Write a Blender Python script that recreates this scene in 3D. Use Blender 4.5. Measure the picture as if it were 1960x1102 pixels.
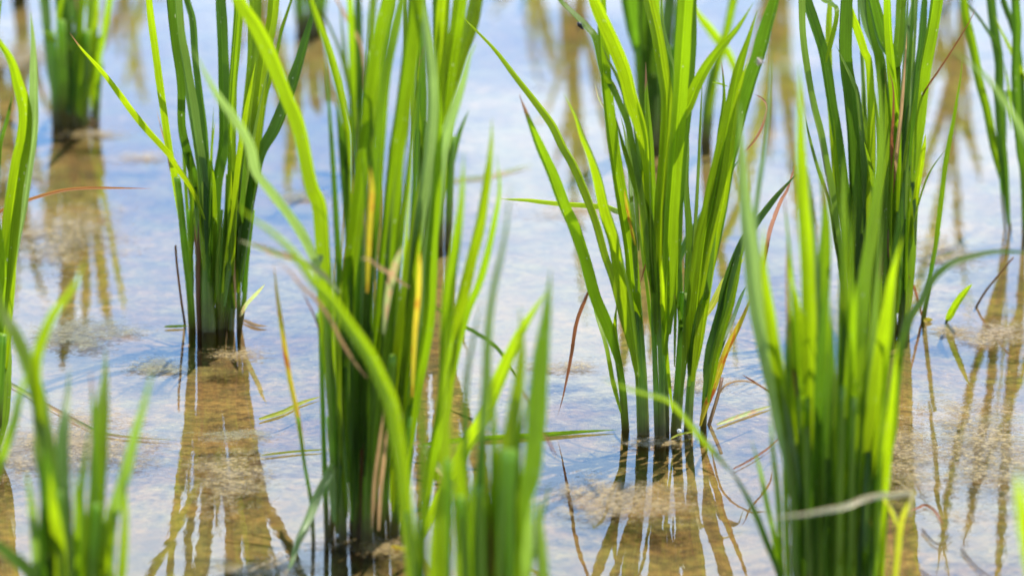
import bpy, math, random
from mathutils import Vector, Quaternion, noise as mnoise

rnd = random.Random(11)
for o in list(bpy.data.objects):
    bpy.data.objects.remove(o)
SC = bpy.context.scene
COL = SC.collection

# ------------------------------------------------------------------ camera frame
PW, PH = 1960, 1102
F = 9500.0                       # focal length in photo pixels
PITCH = math.radians(14.0)
H = 0.45                         # eye above the water, metres
EYE = Vector((0, 0, H))
RIGHT = Vector((1, 0, 0))
UP = Vector((0, math.sin(PITCH), math.cos(PITCH)))
FWD = Vector((0, math.cos(PITCH), -math.sin(PITCH)))
SUN_EL, SUN_AZ = math.radians(68), math.radians(52)      # azimuth from +Y, negative = left
SUN = Vector((math.cos(SUN_EL) * math.sin(SUN_AZ), math.cos(SUN_EL) * math.cos(SUN_AZ), math.sin(SUN_EL)))


def ray(x, y):
    return RIGHT * ((x - PW / 2) / F) + UP * (-(y - PH / 2) / F) + FWD


def on_water(x, y, z=0.0):
    d = ray(x, y)
    return EYE + d * ((z - H) / d.z)


def at_depth(x, y, Y):
    d = ray(x, y)
    return EYE + d * (Y / d.y)


def px_size(p):
    return (p - EYE).dot(FWD) / F          # metres per photo pixel at p


# ------------------------------------------------------------------ materials
def new_mat(name):
    m = bpy.data.materials.new(name)
    m.use_nodes = True
    nt = m.node_tree
    nt.nodes.clear()
    out = nt.nodes.new('ShaderNodeOutputMaterial')
    return m, nt, out


def N(nt, typ, ins=None, **kw):
    n = nt.nodes.new(typ)
    for k, v in kw.items():
        setattr(n, k, v)
    for k, v in (ins or {}).items():
        if isinstance(v, bpy.types.NodeSocket):
            nt.links.new(v, n.inputs[k])
        else:
            n.inputs[k].default_value = v
    return n


def mixc(nt, fac, a, b, mode='MIX'):
    n = nt.nodes.new('ShaderNodeMix')
    n.data_type = 'RGBA'
    n.blend_type = mode
    for idx, v in ((0, fac), (6, a), (7, b)):
        if isinstance(v, bpy.types.NodeSocket):
            nt.links.new(v, n.inputs[idx])
        elif idx == 0:
            n.inputs[0].default_value = v
        else:
            n.inputs[idx].default_value = (*v, 1) if len(v) == 3 else v
    return n.outputs[2]


def mth(nt, op, a, b=0.0, c=None, clamp=False):
    n = nt.nodes.new('ShaderNodeMath')
    n.operation = op
    n.use_clamp = clamp
    for i, v in enumerate((a, b) if c is None else (a, b, c)):
        if isinstance(v, bpy.types.NodeSocket):
            nt.links.new(v, n.inputs[i])
        else:
            n.inputs[i].default_value = v
    return n.outputs[0]


def ramp(nt, fac, stops):
    n = nt.nodes.new('ShaderNodeValToRGB')
    nt.links.new(fac, n.inputs[0])
    e = n.color_ramp.elements
    while len(e) > 1:
        e.remove(e[-1])
    e[0].position, e[0].color = stops[0][0], (*stops[0][1], 1)
    for p, c in stops[1:]:
        k = e.new(p)
        k.color = (*c, 1)
    return n.outputs[0]


def leaf_material(name, front, trans, rough=0.42, tfac=0.5, tip=None, tip_at=0.93, blotch=None, blotch_amt=0.0, vein=0.35):
    """A grass blade: parallel veins, pale midrib, light through the blade, optional dry tip and blotches."""
    m, nt, out = new_mat(name)
    uv = N(nt, 'ShaderNodeUVMap')
    sep = N(nt, 'ShaderNodeSeparateXYZ', {0: uv.outputs[0]})
    u, v = sep.outputs[0], sep.outputs[1]
    info = N(nt, 'ShaderNodeObjectInfo')
    rnd_ = info.outputs['Random']
    # veins run along the blade: noise stretched along v
    co = N(nt, 'ShaderNodeCombineXYZ', {0: mth(nt, 'MULTIPLY', u, 22.0), 1: mth(nt, 'MULTIPLY', v, 1.6), 2: mth(nt, 'MULTIPLY', rnd_, 37.0)})
    veins = N(nt, 'ShaderNodeTexNoise', {'Vector': co.outputs[0], 'Scale': 1.0, 'Detail': 3.0}).outputs[0]
    co2 = N(nt, 'ShaderNodeCombineXYZ', {0: mth(nt, 'MULTIPLY', u, 2.0), 1: mth(nt, 'MULTIPLY', v, 7.0), 2: mth(nt, 'MULTIPLY', rnd_, 91.0)})
    patch = N(nt, 'ShaderNodeTexNoise', {'Vector': co2.outputs[0], 'Scale': 1.0, 'Detail': 4.0, 'Roughness': 0.6}).outputs[0]
    mid = mth(nt, 'SUBTRACT', 1.0, mth(nt, 'MULTIPLY', mth(nt, 'ABSOLUTE', mth(nt, 'SUBTRACT', u, 0.5)), 22.0), clamp=True)
    k = mth(nt, 'ADD', mth(nt, 'MULTIPLY', mth(nt, 'SUBTRACT', veins, 0.5), vein * 3.2), mth(nt, 'MULTIPLY', mth(nt, 'SUBTRACT', patch, 0.5), 0.9))
    k = mth(nt, 'ADD', k, mth(nt, 'MULTIPLY', mth(nt, 'SUBTRACT', rnd_, 0.5), 0.5))
    k = mth(nt, 'ADD', mth(nt, 'ADD', k, 1.0), mth(nt, 'MULTIPLY', mid, 0.55))

    def colour(base):
        c = mixc(nt, 1.0, base, N(nt, 'ShaderNodeCombineXYZ', {0: k, 1: k, 2: k}).outputs[0], 'MULTIPLY')
        if blotch:
            f = mth(nt, 'MULTIPLY', mth(nt, 'SUBTRACT', patch, 0.62 - blotch_amt), 9.0, clamp=True)
            c = mixc(nt, f, c, blotch)
        if tip:
            f = mth(nt, 'MULTIPLY', mth(nt, 'SUBTRACT', mth(nt, 'ADD', v, mth(nt, 'MULTIPLY', mth(nt, 'SUBTRACT', patch, 0.5), 0.08)), tip_at), 30.0, clamp=True)
            c = mixc(nt, f, c, tip)
        # tiny pale flecks where insects have grazed
        tc = N(nt, 'ShaderNodeCombineXYZ', {0: mth(nt, 'MULTIPLY', u, 9.0), 1: mth(nt, 'MULTIPLY', v, 60.0), 2: mth(nt, 'MULTIPLY', rnd_, 13.0)})
        fl = N(nt, 'ShaderNodeTexNoise', {'Vector': tc.outputs[0], 'Scale': 1.0, 'Detail': 1.0}).outputs[0]
        c = mixc(nt, mth(nt, 'MULTIPLY', mth(nt, 'SUBTRACT', fl, 0.73), 14.0, clamp=True), c, (0.5, 0.52, 0.3))
        return c
    bump = N(nt, 'ShaderNodeBump', {'Strength': 0.35, 'Distance': 0.0004, 'Height': veins})
    pr = N(nt, 'ShaderNodeBsdfPrincipled', {'Base Color': colour(front), 'Roughness': rough, 'IOR': 1.42, 'Normal': bump.outputs[0]})
    tr = N(nt, 'ShaderNodeBsdfTranslucent', {'Color': colour(trans), 'Normal': bump.outputs[0]})
    mx = N(nt, 'ShaderNodeMixShader', {0: tfac, 1: pr.outputs[0], 2: tr.outputs[0]})
    nt.links.new(mx.outputs[0], out.inputs[0])
    return m


TAN = (0.42, 0.26, 0.12)
M = {
    'g': leaf_material('leaf_green', (0.058, 0.130, 0.006), (0.26, 0.42, 0.004)),
    'b': leaf_material('leaf_young_lit', (0.088, 0.170, 0.006), (0.34, 0.49, 0.004), tfac=0.50),  # young blade colour with some of the sunlit look put into it
    'd': leaf_material('leaf_mature_shaded', (0.034, 0.090, 0.009), (0.12, 0.25, 0.008), tfac=0.45),  # older blade colour with some of the shaded look put into it
    'p': leaf_material('leaf_waxy', (0.075, 0.15, 0.035), (0.24, 0.38, 0.035), rough=0.30, tfac=0.38),
    'y': leaf_material('leaf_yellowing', (0.24, 0.27, 0.02), (0.55, 0.58, 0.03), tfac=0.45, blotch=(0.34, 0.16, 0.02), blotch_amt=0.0),
    'o': leaf_material('leaf_orange_blotched', (0.32, 0.30, 0.02), (0.62, 0.50, 0.03), tfac=0.45, blotch=(0.45, 0.12, 0.02), blotch_amt=0.10),
    'r': leaf_material('leaf_dead_brown', (0.20, 0.075, 0.030), (0.34, 0.12, 0.04), rough=0.6, tfac=0.3, blotch=(0.05, 0.03, 0.02), blotch_amt=0.02),
    't': leaf_material('leaf_dead_straw', TAN, (0.5, 0.32, 0.15), rough=0.55, tfac=0.3, blotch=(0.22, 0.10, 0.04), blotch_amt=0.0),
    'w': leaf_material('leaf_waxy_sheen', (0.17, 0.26, 0.10), (0.28, 0.42, 0.08), rough=0.28, tfac=0.4),  # waxy blade whose sunlit sheen is put into the base colour
    'c': leaf_material('leaf_cream', (0.62, 0.56, 0.34), (0.6, 0.55, 0.3), rough=0.5, tfac=0.35, blotch=(0.55, 0.34, 0.20), blotch_amt=0.05),
    'e': leaf_material('leaf_dead_orange', (0.42, 0.17, 0.05), (0.60, 0.25, 0.06), rough=0.55, tfac=0.35),
    'l': leaf_material('leaf_bleached', (0.36, 0.42, 0.16), (0.5, 0.6, 0.2), rough=0.5, tfac=0.4, blotch=(0.50, 0.30, 0.16), blotch_amt=0.13),
}
for k_ in 'gbdp':
    src = {'g': ((0.058, 0.130, 0.006), (0.26, 0.42, 0.004)), 'b': ((0.080, 0.160, 0.006), (0.42, 0.56, 0.004)),
           'd': ((0.034, 0.090, 0.009), (0.12, 0.25, 0.008)), 'p': ((0.075, 0.15, 0.035), (0.24, 0.38, 0.035))}[k_]
    M[k_ + '*'] = leaf_material('leaf_with_dry_tip', *src, tip=(0.30, 0.15, 0.07), tip_at=0.90)


def stem_material(name, a, b):
    m, nt, out = new_mat(name)
    uv = N(nt, 'ShaderNodeUVMap')
    sep = N(nt, 'ShaderNodeSeparateXYZ', {0: uv.outputs[0]})
    info = N(nt, 'ShaderNodeObjectInfo')
    co = N(nt, 'ShaderNodeCombineXYZ', {0: mth(nt, 'MULTIPLY', sep.outputs[0], 26.0), 1: mth(nt, 'MULTIPLY', sep.outputs[1], 1.5), 2: mth(nt, 'MULTIPLY', info.outputs['Random'], 51.0)})
    st = N(nt, 'ShaderNodeTexNoise', {'Vector': co.outputs[0], 'Scale': 1.0, 'Detail': 3.0}).outputs[0]
    c = ramp(nt, st, [(0.3, a), (0.62, b)])
    geo = N(nt, 'ShaderNodeNewGeometry')
    z = N(nt, 'ShaderNodeSeparateXYZ', {0: geo.outputs['Position']}).outputs[2]
    n2 = N(nt, 'ShaderNodeTexNoise', {'Vector': geo.outputs['Position'], 'Scale': 90.0, 'Detail': 4.0}).outputs[0]
    f = mth(nt, 'MULTIPLY', mth(nt, 'SUBTRACT', mth(nt, 'ADD', 0.003, mth(nt, 'MULTIPLY', n2, 0.026)), z), 70.0, clamp=True)
    c = mixc(nt, mth(nt, 'MULTIPLY', f, 0.85), c, (0.085, 0.055, 0.022))       # mud line at the water
    bump = N(nt, 'ShaderNodeBump', {'Strength': 0.3, 'Distance': 0.0004, 'Height': st})
    pr = N(nt, 'ShaderNodeBsdfPrincipled', {'Base Color': c, 'Roughness': 0.4, 'Normal': bump.outputs[0]})
    tr = N(nt, 'ShaderNodeBsdfTranslucent', {'Color': mixc(nt, 1.0, c, (2.6, 3.0, 0.7), 'MULTIPLY')})
    mx = N(nt, 'ShaderNodeMixShader', {0: 0.45, 1: pr.outputs[0], 2: tr.outputs[0]})
    nt.links.new(mx.outputs[0], out.inputs[0])
    return m


M['S'] = stem_material('stem_green', (0.080, 0.155, 0.010), (0.21, 0.29, 0.040))
M['B'] = stem_material('stem_brown', (0.10, 0.05, 0.03), (0.22, 0.12, 0.07))


def simple_mat(name, col, rough=0.5, **kw):
    m, nt, out = new_mat(name)
    geo = N(nt, 'ShaderNodeNewGeometry')
    n = N(nt, 'ShaderNodeTexNoise', {'Vector': geo.outputs['Position'], 'Scale': 900.0, 'Detail': 2.0}).outputs[0]
    c = mixc(nt, 1.0, col, ramp(nt, n, [(0.3, (0.7, 0.7, 0.7)), (0.7, (1.2, 1.2, 1.2))]), 'MULTIPLY')
    pr = N(nt, 'ShaderNodeBsdfPrincipled', {'Base Color': c, 'Roughness': rough, **kw})
    nt.links.new(pr.outputs[0], out.inputs[0])
    return m


# ------------------------------------------------------------------ geometry helpers
def link_mesh(name, verts, faces, uvs, mat, parent=None, origin=None):
    me = bpy.data.meshes.new(name)
    if origin is not None:
        verts = [Vector(v) - origin for v in verts]
    me.from_pydata([tuple(v) for v in verts], [], faces)
    if uvs:
        ul = me.uv_layers.new(name='UVMap')
        flat = []
        for l in me.loops:
            flat.extend(uvs[l.vertex_index])
        ul.data.foreach_set('uv', flat)
    me.polygons.foreach_set('use_smooth', [True] * len(me.polygons))
    me.materials.append(mat)
    o = bpy.data.objects.new(name, me)
    COL.objects.link(o)
    if parent is not None:
        o.parent = parent
    elif origin is not None:
        o.location = origin
    return o


def tag(o, label=None, cat=None, group=None, kind=None):
    for k, v in (('label', label), ('category', cat), ('group', group), ('kind', kind)):
        if v:
            o[k] = v
    return o


def empty(name, loc):
    e = bpy.data.objects.new(name, None)
    e.empty_display_size = 0.02
    e.location = loc
    COL.objects.link(e)
    return e


def catmull(pts, per):
    P = [pts[0] * 2 - pts[1]] + list(pts) + [pts[-1] * 2 - pts[-2]]
    out = []
    for i in range(1, len(P) - 2):
        a, b, c, d = P[i - 1:i + 3]
        for j in range(per):
            t = j / per
            out.append(0.5 * ((2 * b) + (c - a) * t + (2 * a - 5 * b + 4 * c - d) * t * t + (3 * b - a - 3 * c + d) * t ** 3))
    out.append(pts[-1])
    return out


def arc(pts):
    s = [0.0]
    for a, b in zip(pts, pts[1:]):
        s.append(s[-1] + (b - a).length)
    L = s[-1] or 1e-6
    return [v / L for v in s]


def blade(name, pts, w, mat, phi, twist, parent, origin, fold=0.40, base=0.32, t0=0.4, per=6, view=None):
    """A folded leaf blade along pts (metres); w is its full width."""
    P = catmull(pts, per)
    T = arc(P)
    n = len(P)
    verts, faces, uvs = [], [], []
    cross = (-1, -0.5, -0.05, 0, 0.05, 0.5, 1)
    nc = len(cross)
    wob = rnd.uniform(0, 9)
    for i, p in enumerate(P):
        t = T[i]
        tan = (P[min(i + 1, n - 1)] - P[max(i - 1, 0)]).normalized()
        V = (view or (EYE - p)).normalized()
        S0 = tan.cross(V)
        S0 = S0.normalized() if S0.length > 1e-6 else Vector((1, 0, 0))
        N0 = S0.cross(tan).normalized()
        a = phi + twist * t + 0.10 * math.sin(t * 7 + wob)
        S = S0 * math.cos(a) + N0 * math.sin(a)
        Nn = S.cross(tan)
        prof = min(1.0, base + (1 - base) * math.sin(min(1.0, t / 0.22) * math.pi / 2))
        if t > t0:
            q = (t - t0) / (1 - t0)
            prof *= max(0.0, 1 - q ** 2.1)
        prof = max(prof, 0.03) * (1 + 0.03 * math.sin(t * 40 + wob))
        hw = w * 0.5 * prof
        for c in cross:
            f = fold * (1.25 - 0.7 * t)
            verts.append(p + S * (c * hw) + Nn * (abs(c) * hw * f * 2 - hw * f))
            uvs.append((0.5 + 0.5 * c, t))
    for i in range(n - 1):
        for c in range(nc - 1):
            a = i * nc + c
            faces.append((a, a + 1, a + nc + 1, a + nc))
    return link_mesh(name, verts, faces, uvs, M[mat], parent, origin)


def tube(name, pts, r0, r1, mat, parent, origin, flat=0.72, per=5, sides=9, yaw=None):
    P = catmull(pts, per)
    T = arc(P)
    n = len(P)
    yaw = rnd.uniform(-0.5, 0.5) if yaw is None else yaw
    verts, faces, uvs = [], [], []
    for i, p in enumerate(P):
        tan = (P[min(i + 1, n - 1)] - P[max(i - 1, 0)]).normalized()
        A = tan.cross(Vector((0, -1, 0.05)))
        A = A.normalized() if A.length > 1e-6 else Vector((1, 0, 0))
        B = A.cross(tan)
        r = r0 + (r1 - r0) * T[i]
        for k in range(sides):
            th = 2 * math.pi * k / sides
            x, y = math.cos(th), math.sin(th) * flat
            xr, yr = x * math.cos(yaw) - y * math.sin(yaw), x * math.sin(yaw) + y * math.cos(yaw)
            verts.append(p + A * (r * xr) + B * (r * yr))
            uvs.append((k / sides, T[i]))
    for i in range(n - 1):
        for k in range(sides):
            a, b = i * sides + k, i * sides + (k + 1) % sides
            faces.append((a, b, b + sides, a + sides))
    faces.append(tuple(range((n - 1) * sides, n * sides)))
    faces.append(tuple(reversed(range(sides))))
    return link_mesh(name, verts, faces, uvs, M[mat], parent, origin)


def choose_phi(tone, pts, rng):
    """Turn of the blade about its own axis: bright tones are turned open to the sun, dark tones edge on to it."""
    i = len(pts) // 2
    p, tan = pts[i], (pts[min(i + 1, len(pts) - 1)] - pts[max(i - 1, 0)]).normalized()
    V = (EYE - p).normalized()
    S0 = tan.cross(V).normalized()
    N0 = S0.cross(tan).normalized()
    best, bs = 0, None
    for k in range(-5, 6):
        a = math.radians(k * 11)
        Nn = (N0 * math.cos(a) - S0 * math.sin(a))
        lit = abs(Nn.dot(SUN))
        hv = (V + SUN).normalized()
        s = {'b': lit, 'y': lit, 'o': lit, 'd': -lit, 'p': abs(Nn.dot(hv)) + (0.3 if Nn.dot(V) * Nn.dot(SUN) > 0 else 0)}.get(tone[0], 0) + rng.uniform(0, 0.35)
        if bs is None or s > bs:
            best, bs = a, s
    return best


PART_LABEL = {'y': 'yellowing leaf', 'o': 'leaf blotched yellow and orange', 'r': 'dead reddish brown leaf', 't': 'dead straw coloured leaf', 'e': 'dead orange leaf', 'c': 'bent cream coloured dead leaf', 'l': 'bleached pale leaf', 'B': 'dead brown stem'}


def rice_plant(label, bx, by, spec, lean=0.05, fill=None):
    B = on_water(bx, by)
    if fill:
        # the thinner inner blades and tillers that pack the clump
        n, x0, x1, xt0, xt1, yt0, yt1, wmin, wmax = fill
        r = random.Random(int(bx + by * 3))
        rows = []
        for i in range(n):
            u = (i + r.uniform(0.1, 0.9)) / n
            xa, xb = x0 + (x1 - x0) * u, xt0 + (xt1 - xt0) * min(1, max(0, u + r.uniform(-0.14, 0.14)))
            ya, yb = by - (r.uniform(120, 200) if n < 10 else r.uniform(20, 130)), r.uniform(yt0, yt1)
            bow = r.uniform(-14, 14)
            P = [(xa + (xb - xa) * t ** 1.4 + bow * math.sin(t * 3), ya + (yb - ya) * t) for t in (0, .25, .5, .75, 1)]
            rows.append('l %d %s @%.3f,%.3f ' % (r.uniform(wmin, wmax), r.choice(['g', 'b', 'd', 'd', 'p', 'g', 'y' if r.random() < .4 else 'g', 'g*']), r.uniform(-0.012, 0.02), r.uniform(-0.03, 0.04)) + ' '.join('%d,%d' % q for q in P))
            if i % 3 == 0 and n > 9:
                rows.append('s %d %s %d,%d %d,%d %d,%d' % (r.uniform(7, 12), 'B' if r.random() < 0.3 else 'S', xa, by + r.uniform(-16, 6), xa + r.uniform(-4, 4), by - 110, xa + (xb - xa) * .2, by - 230))
        spec = spec + '\n' + '\n'.join(rows)
    root = empty('rice_plant', B)
    tag(root, label, 'rice plant', 'rice clumps planted in the flooded paddy')
    rng = random.Random(int(bx * 7 + by * 13))
    count = {}
    for line in spec.strip().splitlines():
        tk = line.split()
        if not tk:
            continue
        kind, w, tone = tk[0], float(tk[1]), tk[2]
        rest = tk[3:]
        dy0, dy1 = rng.uniform(-0.012, 0.012), rng.uniform(-lean, lean)
        if rest[0].startswith('@'):
            v = rest.pop(0)[1:].split(',')
            dy0, dy1 = float(v[0]), float(v[-1])
        px = [tuple(map(float, q.split(','))) for q in rest]
        if kind == 's':
            pts = []
            y0 = on_water(*px[0]).y
            for i, (x, y) in enumerate(px):
                pts.append(at_depth(x, y, y0 + dy1 * 0.25 * i / max(1, len(px) - 1)))
            d = (pts[0] - pts[1]).normalized()
            foot = pts[0] + d * (0.018 / max(0.3, -d.z))
            pts = [foot] + pts
            s = px_size(pts[1])
            o = tube('stem', pts, w * s * 0.52, w * s * 0.42, tone, root, B)
        else:
            pts = [at_depth(x, y, B.y + dy0 + (dy1) * (i / (len(px) - 1)) ** 1.5) for i, (x, y) in enumerate(px)]
            phi = choose_phi(tone, pts, rng)
            if w < 7:
                phi *= 0.4
            ww = w * px_size(pts[len(pts) // 2]) / max(0.66, math.cos(phi))
            o = blade('leaf', pts, ww * 0.86, tone, phi, rng.uniform(-0.45, 0.45), root, B, t0=0.72 if px[-1][1] < -40 else 0.46)
        if tone in PART_LABEL:
            o['label'] = PART_LABEL[tone]
        elif tone.endswith('*'):
            o['label'] = 'green leaf with a dry brown tip'
    return root


# ------------------------------------------------------------------ the rice clumps, blade by blade
PLANTS = []
PLANTS.append(('sharp loosely fanned rice clump right of centre, stems standing apart in the water', 1262, 833, '''
s 16 S 1197,822 1192,751 1185,700 1178,660
s 25 S 1231,830 1227,723 1220,620 1215,540
s 12 S 1258,836 1255,730 1252,640 1250,560
s 13 S 1268,837 1266,720 1262,600 1262,520
s 9 S 1277,826 1276,740 1273,640
s 21 S 1293,827 1300,730 1306,640 1309,560
s 18 S 1317,821 1322,740 1332,650 1340,590
s 13 S 1346,815 1352,730 1362,670 1372,620
s 8 B 1357,812 1373,761 1382,723
l 25 g* 1190,725 1181,693 1159,628 1134,567 1112,487 1093,432 1077,394 1053,329 1033,283 1016,240 994,182
l 10 b 1188,790 1172,729 1159,661 1142,606 1134,576
l 15 b 1189,720 1186,690 1179,628 1181,580
l 17 b @0,0.03 1222,740 1216,691 1197,614 1178,539 1161,487 1145,430 1123,370 1099,315 1080,283 1059,240 1029,199 988,147 950,98 912,59 865,14
l 30 b 1222,720 1213,650 1203,575 1189,511 1178,454 1161,400 1148,345 1134,302 1116,261 1100,218 1078,177
l 28 g 1226,700 1221,630 1213,566 1205,480 1192,400 1180,330 1166,230 1156,130 1149,20 1146,-90 1150,-200
l 27 b @0,-0.03 1252,560 1243,470 1238,330 1232,255 1212,188 1198,136 1178,85 1155,35 1130,-20 1090,-90
l 17 g 1240,520 1228,400 1203,255 1187,207 1170,169 1151,136 1138,76 1121,52 1097,27 1070,0 1030,-50
l 10 p 1222,480 1213,350 1205,300 1200,240 1195,190 1184,155 1165,117 1150,80
l 4 l 1180,262 1168,230 1157,207 1146,188 1138,158
l 23 g 1254,640 1250,560 1243,457 1232,405 1217,365 1204,325 1190,275 1176,215
l 14 p 1254,640 1251,490 1240,400 1228,340 1220,290 1210,225
l 12 g 1218,560 1212,470 1207,390 1204,330 1196,260 1186,215
l 22 g* @0.01,0.02 1258,660 1253,500 1249,389 1244,272 1238,190 1236,120
l 27 b 1262,660 1262,500 1266,380 1274,272 1276,190 1268,131 1258,68 1242,0 1228,-70 1205,-160
l 9 p 1280,520 1284,400 1289,260 1291,142 1283,109 1269,54 1265,0 1268,-60
l 32 g 1271,680 1279,500 1284,400 1290,320 1296,245 1302,163 1307,82 1312,0 1318,-120 1320,-260
l 21 d 1280,640 1290,480 1300,330 1310,240 1318,163 1323,82 1324,0 1330,-90 1345,-190
l 27 g @0,-0.04 1276,560 1281,420 1288,310 1299,237 1318,201 1334,163 1356,123 1383,87 1413,52 1442,6
l 16 g 1303,760 1309,650 1314,540 1317,443 1312,362 1316,290 1318,231
l 14 d 1306,720 1306,620 1302,520 1303,440 1306,380
l 9 d* 1304,720 1303,655 1300,601 1290,563
l 17 d 1262,610 1282,536 1309,465 1342,411 1370,365 1399,326 1432,283
l 5 r 1425,292 1445,268 1460,240 1468,207 1460,190 1443,180
l 35 g @0,-0.02 1322,720 1330,600 1336,539 1347,457 1363,389 1374,334 1385,280 1397,218 1413,136 1432,76 1450,20
l 23 b 1326,730 1338,660 1348,590 1357,530 1370,450 1384,380 1394,310 1404,230 1418,160 1434,110
l 18 d 1318,740 1326,650 1338,590 1350,560 1363,484 1372,440
l 28 d @0,-0.03 1364,520 1382,420 1395,330 1408,270 1421,218 1438,158 1454,109 1470,49 1484,0 1492,-50
l 12 g* 1352,480 1362,400 1370,330 1379,245 1386,190 1383,136 1378,112
l 4 b 1363,158 1378,161 1394,166
l 20 d 1350,720 1375,620 1395,540 1415,470 1435,440 1459,408 1490,370 1526,332
l 9 r 1462,520 1470,470 1476,440 1486,410 1497,383 1509,360 1524,308
l 18 d 1352,760 1358,690 1366,650 1380,600 1391,539 1407,484 1419,452
l 14 g 1356,770 1370,690 1385,630 1401,577 1415,511 1424,455
l 9 d 1362,720 1380,660 1400,612 1416,572 1428,548
l 14 y 1322,700 1335,650 1344,612 1363,585 1385,541 1407,517 1428,489
l 15 o 1340,815 1348,785 1370,729 1389,674 1408,636 1427,595 1439,560
l 9 r @0,0.01 1133,545 1123,563 1102,617 1091,685 1077,759 1067,796
l 11 b @0.01,0.07 1216,470 1212,443 1199,412 1178,401 1151,394 1063,388 1010,383 957,381
l 4 r 1226,540 1241,487 1257,449 1279,408 1290,383
l 10 b 1270,640 1268,566 1266,498
l 7 o 1216,470 1207,430 1200,395 1195,362
l 8 b 1288,790 1283,740 1276,660 1272,560 1270,470
l 5 t @0,-0.02 1362,805 1375,756 1389,737 1411,729 1438,731 1473,748
l 4 r @0,-0.02 1480,760 1473,750 1441,729 1419,716
l 5 y @0,-0.01 1326,826 1310,829 1296,833 1282,840
'''))
PLANTS.append(('rice clump left of centre with one long yellow-green leaf pointing up left', 410, 632, '''
s 15 S 368,628 363,554 353,470 345,389 339,340
s 29 S 400,634 397,554 392,470 383,389 380,330
s 21 S 420,629 424,541 430,470 438,402 441,334
s 15 S 442,631 446,554 451,443 454,380
s 10 S 459,629 468,568 473,498 484,402
s 10 S 430,628 436,560 444,470 450,400
s 5 B 383,625 381,552 375,470 367,402 360,350
s 5 B 354,622 345,560 338,500 336,470
l 18 b 356,480 345,389 337,334 329,296 313,190 296,68 288,0 283,-70 276,-150
l 20 d 394,540 385,430 370,348 359,307 345,245 343,163 332,82 324,0 320,-90 312,-200
l 23 p 398,520 392,420 385,330 375,259 367,204 353,123 343,68 337,0 334,-60 328,-150
l 17 d 400,540 398,420 397,334 392,245 383,177 375,109 370,41 359,0 346,-60 330,-120
l 24 d 402,600 406,500 413,362 427,280 428,218 427,136 424,54 421,0 418,-80 420,-180
l 20 g 424,560 432,450 440,334 441,245 443,163 450,82 456,0 462,-100 466,-180
l 27 b 448,560 454,416 463,300 473,218 481,136 484,82 487,0 492,-90 500,-190
l 25 b 455,560 462,470 475,370 487,272 495,190 506,109 520,41 524,0 532,-80 548,-170
l 26 d 462,540 472,450 484,375 503,297 528,250 551,190 569,136 588,68 600,22 606,-15
l 7 g* 470,480 492,330 505,210 530,103 541,54 558,0 572,-60
l 18 d 466,560 478,430 490,330 502,240 513,160 518,110
l 13 g 404,620 408,520 409,420 408,350 404,300
l 18 g 447,600 450,500 461,400 470,330 476,280
l 14 d 436,620 446,520 458,420 465,340 470,270
l 13 b* @-0.01,-0.05 392,420 373,370 359,345 340,318 323,291 285,250 250,207 234,185 196,136 158,95 133,63
l 3 t 326,330 318,283 308,245 300,212
l 9 l @0,-0.02 459,606 470,582 488,563 507,544
l 7 t 452,590 446,480 440,350 443,200 448,60
'''))
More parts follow.
